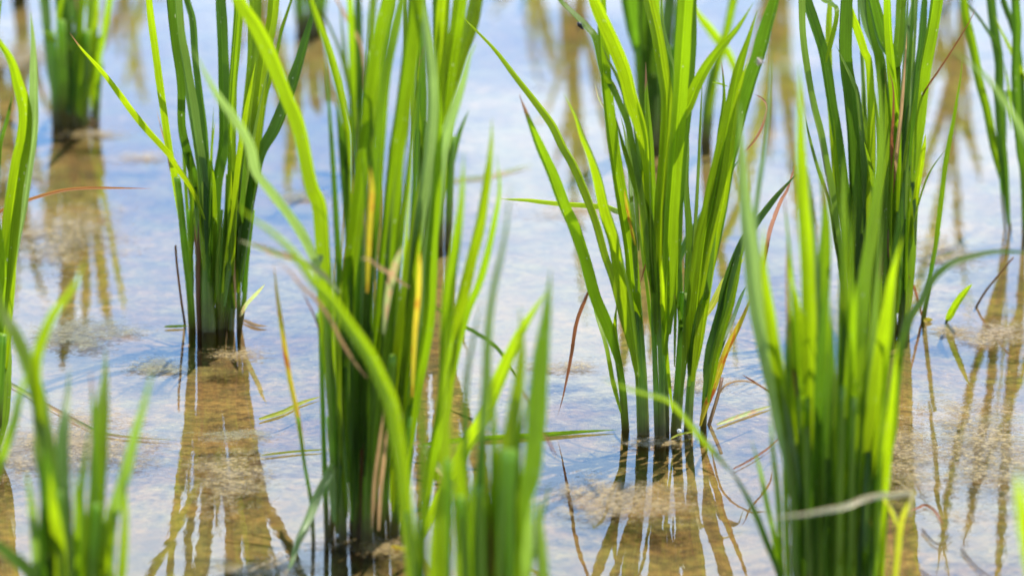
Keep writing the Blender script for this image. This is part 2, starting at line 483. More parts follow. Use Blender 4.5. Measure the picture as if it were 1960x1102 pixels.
PLANTS.append(('large dense rice clump in the middle with many broad overlapping blades', 690, 1028, '''
s 11 S 626,1028 620,855 614,649 609,600
s 15 S 649,1030 637,855 631,703 628,640 622,590
s 18 S 657,1034 652,827 658,731 661,676 663,620
s 16 S 680,1030 681,882 676,720 676,640
s 25 S 703,1036 705,937 709,855 713,760 716,680
s 18 S 728,1024 736,900 745,780 752,680
s 19 S 755,1022 765,880 775,760 781,680
s 12 B 690,1030 694,900 690,760 688,650
s 14 S 770,1026 782,900 795,780 803,690
s 8 S 600,1036 596,964 582,882 571,799
l 11 o @0,-0.02 584,890 571,799 554,717 541,635 530,560 524,502
l 33 b @0,-0.02 643,800 634,680 628,560 622,460 616,392 599,348 577,245 549,177 522,109 495,54 468,14 430,-50 380,-110
l 15 b @0,-0.01 668,480 669,400 668,320 667,259 662,231 648,163 634,109 615,54 596,0 580,-60
l 22 d 676,640 675,560 668,450 660,350 652,260 643,190
l 31 g @0,-0.04 658,760 662,640 668,540 676,470 690,360 700,272 711,190 719,123 730,54 746,0 766,-90 790,-200
l 26 g 716,520 720,420 726,320 735,204 743,136 754,82 771,0 785,-80
l 33 g @0,-0.04 712,760 722,640 732,530 741,440 748,360 755,290 762,245 773,163 784,82 792,0 798,-120 800,-260
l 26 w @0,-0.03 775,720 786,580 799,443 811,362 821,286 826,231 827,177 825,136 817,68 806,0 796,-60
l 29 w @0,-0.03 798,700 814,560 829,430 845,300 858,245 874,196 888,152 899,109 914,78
l 28 g 770,930 794,758 810,676 821,595 826,471 833,389 838,300 842,220 838,140
l 26 b 742,880 757,740 773,610 789,490 805,380 815,320 828,230
l 26 g 735,900 742,800 748,700 752,600 757,500 762,400 770,330
l 22 d 690,860 692,740 694,620 697,520 702,420 708,330
l 11 o @-0.04,-0.06 703,560 706,480 710,400 712,360 708,318
l 10 o @-0.04,-0.05 790,760 796,635 802,567 804,510 803,480
l 9 t @-0.04,-0.07 784,550 765,539 743,522 724,511 708,498 690,494
l 15 l @-0.04,-0.06 735,640 745,570 753,530 762,500 772,470
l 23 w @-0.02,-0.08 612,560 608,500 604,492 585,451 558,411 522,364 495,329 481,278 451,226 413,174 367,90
l 14 l @-0.05,-0.06 650,560 620,530 593,511 563,498 522,484 495,473 457,460
l 8 t @-0.07,-0.07 702,722 677,690 652,649 631,608 603,570 577,547 555,520 523,494
l 4 r @0,-0.03 613,640 606,616 592,585 578,556
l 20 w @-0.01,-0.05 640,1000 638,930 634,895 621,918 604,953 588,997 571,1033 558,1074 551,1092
l 24 g 650,1000 655,880 661,760 668,640 676,560
l 20 d 672,1000 676,860 680,720 683,600 690,480 700,400
l 20 g 715,960 722,840 731,720 742,620 748,540
l 22 b 752,980 762,860 775,720 790,600 800,500 806,420
l 17 b 690,900 698,780 702,690 704,600 700,510
l 14 d 760,1000 775,880 800,760 824,640 830,560
l 27 b @-0.02,-0.06 835,920 850,800 866,640 885,566 901,498 918,430 931,348 939,283 942,226
l 28 g @-0.03,-0.08 812,1000 826,880 845,780 852,676 857,567 871,471 882,389 888,290
l 28 b @-0.01,-0.09 806,1045 831,978 855,935 878,890 897,849 924,805 961,717 991,649 1019,600 1048,556
l 17 g @-0.01,-0.06 838,900 850,800 870,690 893,600 915,548 930,498 945,430 956,362 950,294
l 9 d @0.03,0.05 830,585 850,600 880,620 915,640 950,665 975,700 1000,745
l 6 r @-0.02,-0.04 1000,745 1020,790 1045,835 1068,880
l 15 l @-0.01,-0.06 790,850 806,852 834,890 864,929 902,978 940,1012
l 9 t @-0.03,-0.03 725,1015 728,940 735,880 741,820
l 8 t @-0.03,-0.03 712,1010 716,930 726,850 736,780
l 9 l 770,930 762,880 753,840
'''))
PLANTS.append(('deep green crowded rice clump at right, behind the blurred clump with bent pale leaf', 1690, 636, '''
s 18 S 1632,640 1630,540 1626,440
s 20 S 1652,642 1652,540 1650,440
s 20 S 1675,642 1677,540 1680,440
s 22 S 1702,640 1706,540 1710,430
s 27 S 1728,632 1736,552 1740,471 1740,411
s 12 B 1692,638 1695,540 1700,440
s 10 S 1767,612 1777,552 1785,503 1796,443
l 18 p 1625,620 1612,540 1599,441 1591,373 1581,320 1570,259 1556,204 1543,136 1534,68 1532,0 1530,-90 1524,-200
l 8 p 1630,600 1601,481 1585,386 1563,318 1547,255 1541,220
l 26 d 1636,620 1622,450 1611,340 1600,259 1589,190 1581,136 1573,95 1556,41 1543,0 1528,-70 1500,-150
l 34 d 1640,620 1637,400 1632,280 1624,191 1616,136 1613,82 1616,0 1622,-100 1630,-200
l 21 b 1668,560 1672,300 1668,136 1657,95 1643,54 1627,14 1612,-30 1590,-90
l 21 p 1690,600 1692,260 1687,131 1676,90 1657,41 1645,-20 1630,-80
l 19 b 1658,560 1656,300 1652,212 1651,122 1652,50
l 13 p 1652,400 1650,300 1641,190 1632,158 1616,122 1600,87
l 16 b 1606,400 1599,280 1590,160 1588,90 1590,0 1592,-60
l 27 d 1700,600 1706,250 1706,122 1687,76 1671,14 1658,-40 1640,-110
l 24 d 1690,600 1690,260 1680,120 1664,40 1660,-40 1665,-130
l 23 g 1702,600 1706,300 1711,150 1717,109 1722,54 1725,0 1733,-110 1745,-220
l 20 g 1716,600 1720,300 1712,180 1702,60 1700,-40 1704,-140
l 17 p 1732,420 1733,218 1736,136 1741,68 1752,0 1765,-70
l 9 r 1700,480 1704,400 1708,332 1706,272 1709,218 1709,169 1700,132
l 25 g 1735,620 1743,400 1750,286 1758,225 1764,163 1769,122 1782,54 1790,0 1802,-100 1820,-210
l 19 d 1730,600 1740,330 1752,163 1763,82 1769,0 1776,-90
l 23 b 1716,600 1722,420 1728,260 1729,190 1727,125
l 13 b 1738,500 1754,373 1760,332 1768,285 1772,256
l 12 g @0,0.0 1785,503 1796,443 1804,375 1812,307 1826,231 1837,163 1843,107
l 4 r 1760,300 1764,200 1769,177 1796,136 1823,95 1856,41 1870,10
l 4 g 1748,430 1757,394 1769,356 1785,321 1812,283
l 8 p 1752,470 1750,400 1745,340 1738,300 1733,282
l 10 b 1580,120 1600,30 1592,10 1575,0 1560,-20
l 24 d 1645,640 1648,480 1655,330 1640,220 1634,140
l 24 g 1680,640 1684,480 1688,350 1694,240 1694,160
l 20 g 1662,640 1664,480 1662,350 1668,240 1674,180
l 10 t 1688,620 1694,500 1702,400 1720,260 1732,120 1736,60
l 6 r @0.02,-0.02 1766,612 1756,570 1747,545 1738,525
'''))
PLANTS.append(('slender rice clump of a few narrow blue-green stems at the upper right edge', 1940, 440, '''
s 7 S 1933,437 1928,400 1923,362
s 5 S 1924,437 1918,380 1914,330
s 9 S 1960,452 1958,380 1955,320
s 8 S 1985,455 1980,380 1978,320
l 19 g 1930,420 1924,362 1913,321 1902,280 1889,212 1875,158 1864,95 1851,41 1845,0 1835,-90 1822,-220
l 21 d 1931,430 1924,330 1918,272 1913,190 1913,122 1905,68 1897,0 1890,-110 1876,-260
l 17 d 1960,440 1957,334 1951,290 1946,218 1943,136 1946,54 1943,0 1944,-120 1936,-280
l 13 b @0,-0.03 1990,330 1975,180 1957,139 1940,103 1919,63 1902,27
l 7 d 1914,110 1905,84 1878,41 1845,0 1820,-30
l 15 d 1960,400 1962,250 1950,100 1938,46 1921,0 1900,-90 1870,-210
l 12 d 1924,300 1925,200 1932,180 1936,250
l 6 g 1936,250 1930,170 1922,120
'''))
PLANTS.append(('blurred tall front rice clump at lower right with a pale bent leaf across it', 1590, 1180, '''
s 19 S 1528,1190 1524,1050 1516,900 1502,780
s 16 S 1550,1195 1548,1050 1546,900 1545,760
s 11 S 1570,1190 1572,1050 1575,900 1578,780
s 15 S 1605,1195 1606,1050 1608,900 1612,740
s 14 S 1630,1195 1629,1050 1630,900 1634,760
s 17 S 1654,1190 1655,1050 1660,900 1668,780
s 10 S 1672,1190 1678,1050 1686,930 1696,830
s 9 S 1700,1190 1716,1072 1722,1014
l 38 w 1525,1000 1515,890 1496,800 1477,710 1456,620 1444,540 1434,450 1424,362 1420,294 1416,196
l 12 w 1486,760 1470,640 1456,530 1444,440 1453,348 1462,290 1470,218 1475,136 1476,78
l 27 b 1530,980 1514,840 1497,740 1483,660 1472,580 1463,510 1461,428
l 31 b 1556,1050 1549,860 1549,700 1549,600 1545,480 1537,370 1533,272 1532,190 1529,118
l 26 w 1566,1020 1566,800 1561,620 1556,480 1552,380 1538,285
l 34 g 1556,1060 1552,900 1562,720 1575,560 1581,468 1578,386 1565,295
l 27 b 1608,1080 1610,800 1614,600 1616,468 1616,386 1614,302
l 35 b 1624,1080 1630,880 1641,680 1647,580 1655,510 1667,441 1677,359 1685,272 1684,191 1679,118
l 36 b 1648,1080 1660,930 1683,718 1695,636 1706,555 1715,505 1728,452
l 19 p @0,0.02 1652,1080 1664,930 1684,820 1706,758 1716,700 1730,645 1744,604 1765,575 1778,545 1800,519 1826,502 1864,490 1905,482 1960,484 2010,500
l 17 b 1672,1150 1681,1005 1690,937 1703,868 1714,812 1721,731 1732,655
l 38 d 1532,1180 1530,1000 1524,850 1516,720 1512,620 1508,540
l 36 d 1552,1180 1556,1000 1562,850 1566,720 1574,600 1584,520
l 29 d 1580,1180 1578,1000 1580,820 1588,680 1594,560
l 29 g 1622,1180 1622,950 1626,780 1632,640 1638,540
l 34 d 1652,1180 1655,980 1668,820 1680,690 1694,600 1700,530
l 25 b 1595,1160 1596,960 1593,800 1590,680 1592,600
l 27 g 1640,1170 1646,950 1660,780 1672,640 1676,560
l 22 b 1685,1160 1690,1000 1700,860 1712,740 1718,650
l 13 g 1514,1180 1507,1050 1504,950 1501,850 1499,770
l 13 g 1492,1130 1480,1030 1467,967 1453,897 1436,836
l 14 g 1502,1170 1493,1072 1488,955 1479,868 1473,785
l 16 d @-0.01,-0.02 1510,1180 1490,1102 1466,1040 1440,975 1408,915 1382,880
l 15 b @-0.03,-0.05 1395,897 1372,868 1345,838 1310,795 1280,765 1230,750 1190,738 1148,722
l 13 c @-0.05,-0.09 1742,985 1746,955 1748,943 1735,942 1707,946 1688,946 1663,951 1646,956 1628,964 1605,971 1581,975 1546,982 1502,987 1465,992
l 15 y @-0.02,-0.03 1704,1160 1712,1102 1718,1050 1724,1000 1736,968 1745,950
l 11 y 1720,1010 1712,985 1700,965 1690,950
l 8 o 1690,1130 1680,1075 1670,1020 1664,990
l 8 r 1524,760 1512,640 1507,560 1506,460
l 13 b 1540,760 1534,640 1526,580 1514,530 1507,485
l 14 p 1612,1170 1616,1050 1618,980 1622,930
'''))
PLANTS.append(('blurred rice clump at bottom centre, its blades rising before the large dense clump', 915, 1400, '''
s 19 S 985,1410 978,1200 975,1000 982,860
s 19 S 955,1410 956,1200 960,1000 968,860
s 21 S 925,1410 922,1200 920,1020 915,930
s 17 S 895,1410 892,1200 888,1050 880,950
s 15 S 865,1410 860,1200 858,1000 858,880
s 12 S 800,1415 795,1200 792,1080 780,980
l 46 g @0,0.01 968,1200 980,1020 990,964 1007,910 1017,827 1024,750 1033,670 1044,600 1054,515
l 48 b @0,0 955,1200 963,1019 968,937 979,855 989,790 997,731 1000,663 996,585
l 21 p @0,0 912,1200 914,1050 920,900 926,800 932,700 936,620 945,554 957,500 968,443 979,345
l 18 d @0,0.02 890,1150 890,1000 892,850 894,731 907,649 924,560
l 28 b @0,0 860,1250 859,1050 859,900 856,780 858,680 862,600
l 42 g @0,0 922,1250 919,1080 920,980 924,900 930,820
l 34 b @0,0 893,1250 889,1075 884,980 880,890 874,820
l 16 g @0,0 1000,1250 996,1100 993,1020 992,940 998,860
l 27 p @0,-0.02 1045,1250 1038,1120 1032,1030 1026,945
l 30 p @0,-0.02 1010,1250 1012,1120 1015,1030 1019,950
l 11 r @0,0 946,1250 940,1080 938,980 934,900
l 28 b @0,0.0 800,1300 793,1095 783,1000 774,910 762,830 751,771 731,725 707,676 674,627 636,573 603,540 563,484 522,445 480,415 435,378
l 26 g @0,0 985,1250 984,1050 984,950 992,860 1010,760
l 22 g @0,0 930,1250 940,1020 946,900 944,800 940,700
l 24 b @0,0 838,1300 835,1130 838,1010 845,900
l 14 p @0,0 830,1280 812,1130 800,1040 795,960
'''))
PLANTS.append(('strongly blurred front rice clump in the bottom left corner, wide yellow-green blades', 150, 1400, '''
s 20 S 95,1410 92,1200 88,1020 82,900
s 17 S 125,1410 122,1200 118,1040 112,940
s 20 S 172,1410 174,1200 178,1060 184,964
s 15 S 200,1410 202,1200 210,1060 220,980
l 49 b 105,1240 94,1000 84,890 75,812 64,756 47,697 24,641 2,597 -12,540 -28,470
l 25 b 90,1010 75,820 69,707 78,658 98,609 123,574 147,539 163,496
l 35 p 128,1200 120,1000 115,910 117,841 124,790 129,750 133,700
l 39 b 172,1240 178,1047 184,964 189,882 194,810 198,755 201,725 202,665
l 32 p 196,1240 214,1019 227,964 247,896 261,835 277,775 293,708
l 47 d 98,1250 92,1100 90,1000 90,930 84,850
l 32 b 130,1260 118,1060 108,980 96,900
l 26 g 150,1260 156,1080 158,990 156,920
l 17 g -12,930 0,880 25,805 38,750 52,712
l 29 p 100,1180 55,1102 20,1070 -10,1045 -40,1030
l 29 b 186,1260 194,1120 206,1040 216,960
l 29 g 230,1260 212,1120 200,1030 192,960
l 21 p 60,1260 72,1100 64,980 50,900
'''))
PLANTS.append(('rice clump cut by the left edge with a broad green blade bending left', -30, 850, '''
s 26 S -30,855 -20,740 -8,640
s 24 S -10,860 -2,740 4,640
s 22 S -55,852 -50,740 -44,640
l 38 b @0,-0.05 -8,800 4,650 11,552 17,471 25,389 35,325 46,270 49,215 36,163 22,117 -2,80 -40,30
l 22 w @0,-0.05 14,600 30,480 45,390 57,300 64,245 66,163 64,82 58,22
l 13 d -10,420 -4,290 11,231 24,180
l 14 g -30,300 -12,130 0,20 8,-40
l 30 g -6,840 -12,700 -6,580 0,500 -4,400
l 30 b -4,850 6,720 4,620 -4,540
l 7 e @0,0.02 -40,440 0,405 49,385 82,374 122,364 163,360 218,360 290,361
'''))
PLANTS.append(('out of focus rice clump in the upper left corner, thick dark stems in water', 142, 240, '''
s 20 S 108,240 104,150 98,60
s 22 S 124,242 120,150 116,40
s 20 S 140,240 136,130 132,40
s 26 S 158,238 162,150 168,60
s 12 S 178,232 182,150 186,70
s 8 S 187,238 190,180 196,120
l 20 d 107,200 100,120 94,54 88,0 78,-100
l 30 d 122,210 118,100 114,0 108,-120 96,-240
l 26 d 134,220 132,120 131,60 134,0 140,-130
l 22 g 148,220 150,120 152,0 150,-120 140,-220
l 28 b 154,225 163,150 169,82 174,0 180,-110 195,-220
l 14 b 176,210 180,120 184,60 192,-40
l 14 g 186,210 191,122 201,68 212,0 226,-90
l 6 t 128,160 120,115 106,95 96,90
l 6 t 146,60 148,20 140,-30
'''))
PLANTS.append(('rice clump half hidden behind the large dense clump', 838, 468, '''
s 18 S 822,470 822,350 824,240
s 20 S 840,472 842,350 846,240
s 16 S 858,468 862,350 866,260
s 16 S 805,470 802,350 798,240
l 30 b 838,440 852,231 866,163 882,109 901,54 912,0 926,-100 940,-220
l 31 g 836,440 846,300 858,163 869,82 880,0 890,-130
l 25 b 838,440 840,300 841,204 842,136 845,54 848,0 852,-100
l 22 d 824,440 828,250 831,109 833,0 830,-110
l 24 d 806,440 806,250 804,120 800,0 795,-120
l 20 g 816,440 800,280 786,120 776,0 760,-110
'''))
PLANTS.append(('soft rice clump behind the large dense clump at left, with thin brown stalk', 700, 300, '''
s 18 S 690,302 690,200 690,120
s 18 S 710,304 708,200 708,100
s 12 S 675,300 674,210 670,130
l 26 b 704,270 706,150 708,82 708,41 711,0 716,-90
l 18 d 690,280 688,150 686,50 684,-50
l 16 g 676,280 676,150 674,60 671,0 664,-90
l 9 p 690,300 680,220 664,160 648,95 626,41 608,-10
l 9 p 684,300 674,210 662,140 655,70 650,0
l 7 t @0,-0.02 700,180 694,95 670,46 645,0 630,-40
l 20 d 716,280 726,150 740,40 748,-60
l 8 g 680,290 655,180 634,110 620,60
'''))
PLANTS.append(('blurred dark green rice clump at the top, behind the fanned clump right of centre', 1246, 274, '''
s 22 S 1232,276 1228,180 1222,90
s 22 S 1252,278 1256,180 1262,80
s 18 S 1270,276 1274,180 1280,90
l 34 d 1236,250 1224,109 1216,68 1204,0 1192,-100
l 32 d 1246,260 1238,120 1232,40 1230,-60
l 34 d 1262,250 1276,120 1284,40 1288,-50
l 26 d 1270,260 1288,150 1300,60 1312,-60
l 26 g 1240,260 1250,120 1252,20 1250,-90
'''))
PLANTS.append(('faint thin rice clump at top right of the dark blurred clump, one leaf yellow', 1350, 272, '''
s 14 S 1346,274 1352,200 1364,130
s 12 S 1356,272 1362,200 1372,120
l 19 p 1346,255 1356,204 1370,122 1389,54 1400,0 1412,-80
l 17 b @0,-0.02 1420,160 1400,108 1378,79 1359,54 1337,27 1310,-10
l 14 g 1356,240 1374,140 1396,50 1420,-60
l 9 b 1440,175 1425,160 1410,170 1395,205
'''))
PLANTS.append(('olive rice clump barely showing at the top edge, left of the large dense clump', 592, 58, '''
s 24 S 578,60 574,20 570,-60
s 26 S 596,62 598,20 602,-60
s 16 S 612,58 618,10 626,-60
l 26 g 580,30 570,-60 556,-160 540,-260
l 26 d 596,30 600,-70 606,-180
l 22 g 610,30 628,-70 650,-170
'''))
PLANTS.append(('rice clump past the lower right corner, one pale leaf arching in from the edge', 2060, 1180, '''
s 24 S 2040,1190 2036,1050 2030,900
s 24 S 2070,1190 2068,1050 2066,900
s 24 S 2095,1190 2098,1050 2104,900
l 20 w @0,-0.06 2040,900 2028,600 2010,420 1985,315 1962,262 1940,223 1919,191 1891,152 1856,122 1822,94
l 30 b @-0.1,-0.2 2010,1300 1985,1150 1966,1040 1955,960 1948,900
l 26 g 2066,1000 2060,700 2050,450 2040,200
l 26 b 2080,1000 2090,700 2110,450 2140,250
l 22 d 2046,1000 2020,800 2000,700 1990,640
'''))
FILL = {1262: (4, 1228, 1330, 1180, 1390, 80, 420, 7, 12), 410: (16, 362, 462, 340, 540, -120, 330, 8, 15),
        690: (34, 634, 772, 600, 850, -40, 640, 6, 14), 1690: (24, 1630, 1738, 1590, 1760, -80, 420, 7, 15),
        1590: (30, 1522, 1690, 1480, 1740, 270, 800, 10, 18), 915: (5, 790, 1000, 800, 1060, 640, 980, 14, 24),
        150: (6, 85, 225, 20, 290, 700, 1000, 14, 24), 142: (8, 104, 186, 90, 210, -80, 80, 9, 16), 838: (8, 806, 862, 780, 900, -60, 240, 9, 16)}
for lb, bx, by, sp in PLANTS:
    rice_plant(lb, bx, by, sp, fill=FILL.get(bx))

# clumps of the rows beyond the top edge: their mirror images stand in the water of the picture
def generic(label, bx, by, seed, n=4, tall=1000):
    r = random.Random(seed)
    sc = (by + 1818) / 2650.0
    rows = []
    for i in range(n):
        x = bx + r.uniform(-50, 50) * sc
        rows.append('s %d S %d,%d %d,%d %d,%d' % (20 * sc, x, by + r.uniform(-6, 6), x + r.uniform(-8, 8), by - 110 * sc, x + r.uniform(-20, 20), by - 240 * sc))
        for j in range(2):
            t = tall * sc * r.uniform(0.45, 1.0)
            k = r.uniform(-1, 1) * 190 * sc
            rows.append('l %d %s %d,%d %d,%d %d,%d %d,%d %d,%d' % (
                r.uniform(20, 32) * sc, r.choice('ggbdp'), x, by - 120 * sc, x + k * .12, by - t * .35, x + k * .35, by - t * .6,
                x + k * .65, by - t * .83, x + k, by - t))
    rice_plant(label, bx, by, '\n'.join(rows), lean=0.08)


for i, (bx, by, lb) in enumerate([
        (1090, -70, 'rice clump past the top edge, mirrored as tan band left of fanned clump'),
        (1830, -20, 'rice clump past the top edge, mirrored as wide tan band between right clumps'),
        (1500, -140, 'rice clump past the top edge, mirrored narrowly left of the deep green clump'),
        (20, -10, 'rice clump past the top left corner, mirrored as yellowish bands beside the left edge'),
        (250, -230, 'rice clump past the top edge, mirrored faintly between two left clumps'),
        (1010, -330, 'rice clump far past the top edge, mirrored faintly in the pale water of the middle'),
        (470, -170, 'rice clump past the top edge straight behind the left clump'),
        (2050, 60, 'rice clump just outside the upper right corner, mirrored along the right edge')]):
    generic(lb, bx, by, 40 + i)


# ------------------------------------------------------------------ things on the water
def strip_on_water(name, label, cat, px, w, tone, z=0.0007, group=None, lift=None, fold=0.15):
    pts = [on_water(x, y, z + (lift[i] if lift else 0)) for i, (x, y) in enumerate(px)]
    o0 = pts[len(pts) // 2].copy()
    s = px_size(o0)
    o = blade(name, pts, w * s, tone, 0.0, rnd.uniform(-0.3, 0.3), None, o0, fold=fold, base=0.5, t0=0.5)
    return tag(o, label, cat, group)


strip_on_water('floating_leaf', 'long green leaf lying flat on the water, pointing to the fanned clump from the left', 'leaf',
               [(800, 853), (845, 846), (930, 838), (1030, 832), (1110, 826), (1182, 822)], 10, 'g')
strip_on_water('floating_straw', 'thin yellow-green straw floating from the left edge past the blurred corner clump', 'straw',
               [(-20, 715), (0, 724), (37, 744), (74, 766), (123, 793), (184, 825), (203, 830), (247, 836), (340, 842)], 8, 'l')
strip_on_water('floating_straw', 'short yellow straw floating just left of the middle clump', 'straw',
               [(500, 871), (540, 866), (570, 863), (600, 861), (634, 859)], 4, 'y')
strip_on_water('floating_straw', 'pale blurred straw floating in open water right of the middle clump', 'straw',
               [(840, 349), (893, 341), (934, 337), (980, 325), (1022, 314)], 5, 'l')
strip_on_water('floating_leaf', 'pale yellow leaf floating between the fanned clump and the blurred front clump', 'leaf',
               [(1372, 812), (1413, 797), (1454, 783), (1484, 774)], 8, 'l')
strip_on_water('floating_leaf', 'olive strip in place of a mirrored blade, left side of the middle clump', 'leaf',
               [(496, 802), (541, 788), (576, 771), (615, 758)], 8, 'y')  # added strip that stands for the reflection of a blade
strip_on_water('floating_straw', 'thin reddish curved straw floating left of the blurred front clump', 'straw',
               [(1403, 897), (1432, 882), (1468, 859), (1500, 830)], 4, 'r')
strip_on_water('floating_straw', 'short thin green straw floating at the foot of the left clump', 'straw',
               [(315, 625), (340, 624), (362, 623)], 5, 'g')
strip_on_water('floating_straw', 'tan broken straw floating at the foot of the left clump on its right', 'straw',
               [(464, 612), (490, 622), (512, 624)], 7, 't')
strip_on_water('floating_leaf', 'small orange dead leaf scrap by the foot of the middle clump', 'leaf',
               [(748, 1048), (765, 1052), (786, 1056)], 15, 'o')
strip_on_water('floating_leaf', 'tiny orange leaf scrap beside the lone tall stem on the right', 'leaf',
               [(1768, 613), (1776, 612), (1786, 612)], 9, 'o')
strip_on_water('floating_leaf', 'small brown leaf scrap at the foot of the upper left clump', 'leaf',
               [(150, 228), (168, 232), (192, 236)], 16, 't')
strip_on_water('floating_straw', 'yellow straw scraps lying under the right hand clump beside open water', 'straw',
               [(1786, 496), (1810, 488), (1836, 480)], 6, 'l')
strip_on_water('floating_straw', 'brown broken straw floating at lower right beside the bent pale leaf', 'straw',
               [(1742, 978), (1760, 970), (1772, 966), (1790, 978), (1806, 1004)], 5, 'r')
# a young shoot and a leaning stalk on the right
p0 = on_water(1811, 616)
sh = tag(empty('rice_shoot', p0), 'short young green shoot leaning right out of the water, right side', 'shoot')
tube('stem', [p0 + Vector((-0.002, 0, -0.008))] + [at_depth(x, y, p0.y) for x, y in ((1811, 616), (1816, 607), (1822, 597))], 0.0007, 0.0004, 'S', sh, p0)
blade('leaf', [at_depth(x, y, p0.y - 0.004 * k) for k, (x, y) in enumerate(((1812, 614), (1820, 601), (1832, 580), (1845, 562), (1853, 552), (1862, 543)))], 0.0028, 'b', 0.2, 0.1, sh, p0)
p0 = on_water(1864, 588)
tw = tube('dry_stalk', [at_depth(1864, 596, p0.y), at_depth(1882, 564, p0.y), at_depth(1900, 540, p0.y), at_depth(1940, 492, p0.y)], 0.0005, 0.0003, 'B', None, p0)
tag(tw, 'thin reddish stalk leaning to the upper right out of the water, right side', 'stalk')
for i, (lb, q) in enumerate([
        ('forked dark twig lying in shallow water at the lower right', [(1765, 1012), (1785, 1035), (1802, 1040), (1822, 1026)]),
        ('dark twig with a bent end lying in shallow water below the olive reflections', [(1840, 1050), (1870, 1085), (1905, 1110)]),
        ('short straight twig at the bottom edge of the lower right water', [(1762, 1090), (1780, 1105), (1795, 1120)])]):
    pts = [on_water(x, y, 0.0008) for x, y in q]
    tag(tube('twig', pts, 0.0004, 0.0002, 'B', None, pts[1].copy()), lb, 'twig')


# droplets and air bubbles
def ball(bm_pts, c, r, seg=10, squash=1.0):
    v, f = bm_pts
    b = len(v)
    for i in range(seg + 1):
        th = math.pi * i / seg
        for j in range(seg):
            ph = 2 * math.pi * j / seg
            v.append(c + Vector((r * math.sin(th) * math.cos(ph), r * math.sin(th) * math.sin(ph), r * squash * math.cos(th))))
    for i in range(seg):
        for j in range(seg):
            a, d = b + i * seg + j, b + i * seg + (j + 1) % seg
            f.append((a, d, d + seg, a + seg))


mdrop, nt, out = new_mat('water_drop')
gl = N(nt, 'ShaderNodeBsdfPrincipled', {'Base Color': (0.9, 0.92, 0.9, 1), 'Roughness': 0.05, 'Transmission Weight': 0.6, 'IOR': 1.33})
nt.links.new(gl.outputs[0], out.inputs[0])
for lb, p, r in [('white air bubbles clinging to the waterline of the middle clump', on_water(655, 1020, 0.002), 0.0011),
                 ('round dew drop on the tip of a cut stem in the left clump', at_depth(475, 484, on_water(459, 629).y), 0.0008),
                 ('bright bubble at the waterline between stems of the fanned clump', on_water(1300, 825, 0.001), 0.0009)]:
    vv, ff = [], []
    ball((vv, ff), p, r)
    if 'bubbles' in lb:
        ball((vv, ff), p + Vector((0.0019, 0.0006, -0.0004)), r * 0.7)
        ball((vv, ff), p + Vector((-0.0014, -0.0007, -0.0005)), r * 0.55)
    tag(link_mesh('bubble' if 'bubble' in lb else 'dew_drop', vv, ff, None, mdrop, None, p), lb, 'bubble' if 'bubble' in lb else 'dew drop')

# insects
mbl = simple_mat('beetle_black', (0.012, 0.010, 0.010), 0.3)
mfl = simple_mat('insect_pale', (0.5, 0.42, 0.34), 0.5)


def insect(name, label, cat, c, L, ax, mat, wings):
    root = tag(empty(name, c), label, cat)
    side = ax.cross(Vector((0, -1, 0))).normalized()
    def ell(nm, off, rl, rw, m):
        vv, ff = [], []
        ball((vv, ff), Vector((0, 0, 0)), 1.0, 10)
        up = ax.cross(side)
        vv = [c + ax * (off + q.x * rl) + side * (q.y * rw) + up * (q.z * rw) for q in vv]
        link_mesh(nm, vv, ff, None, m, root, c)
    ell('abdomen', -L * 0.15, L * 0.36, L * 0.27, mat)
    ell('thorax', L * 0.22, L * 0.16, L * 0.18, mat)
    ell('head', L * 0.40, L * 0.11, L * 0.11, mat)
    for s in (-1, 1):
        for k in (-0.15, 0.1, 0.28):
            a = c + ax * (L * k)
            pts = [a, a + side * (s * L * 0.35) + Vector((0, -L * 0.1, L * .06)), a + side * (s * L * 0.55) + Vector((0, 0, -L * 0.12))]
            M['_i'] = mat
            tube('leg', pts, L * 0.025, L * 0.018, '_i', root, c, per=3, sides=6)
        if wings:
            M['_i'] = mat
            b = c + ax * (L * 0.2)
            blade('wing', [b, b - ax * (L * 0.35) + side * (s * L * 0.25), b - ax * (L * 0.8) + side * (s * L * 0.42)], L * 0.3, '_i', 0, 0, root, c, fold=0.02, per=4)


insect('beetle', 'small black beetle clinging under a leaf at the top of the fanned clump', 'insect', at_depth(1111, 50, on_water(1262, 833).y - 0.004), 0.0030,
       Vector((0.6, 0, -0.8)).normalized(), mbl, False)
insect('fly', 'tiny pale winged fly resting on a dark blade upper right of the fanned clump', 'insect', at_depth(1453, 117, on_water(1262, 833).y - 0.036), 0.0026,
       Vector((-0.5, 0, 0.86)).normalized(), mfl, True)


# ------------------------------------------------------------------ mud, water, floating scum
def axis(lo, hi, step, far):
    v = []
    x = lo
    while x < hi:
        v.append(x)
        x += step
    v.append(hi)
    out_, d = [], step
    x = hi
    while x < far:
        d *= 1.5
        x += d
        out_.append(x)
    low, d, x = [], step, lo
    while x > -far:
        d *= 1.5
        x -= d
        low.append(x)
    return low[::-1] + v + out_


def height(x, y):
    h = mnoise.noise(Vector((x * 9, y * 6, 1.3))) * 0.010 + mnoise.noise(Vector((x * 26, y * 17, 4.1))) * 0.0045 + mnoise.noise(Vector((x * 90, y * 60, 7.7))) * 0.0016
    return -0.0060 + max(-0.004, min(0.0048, h * 0.4))


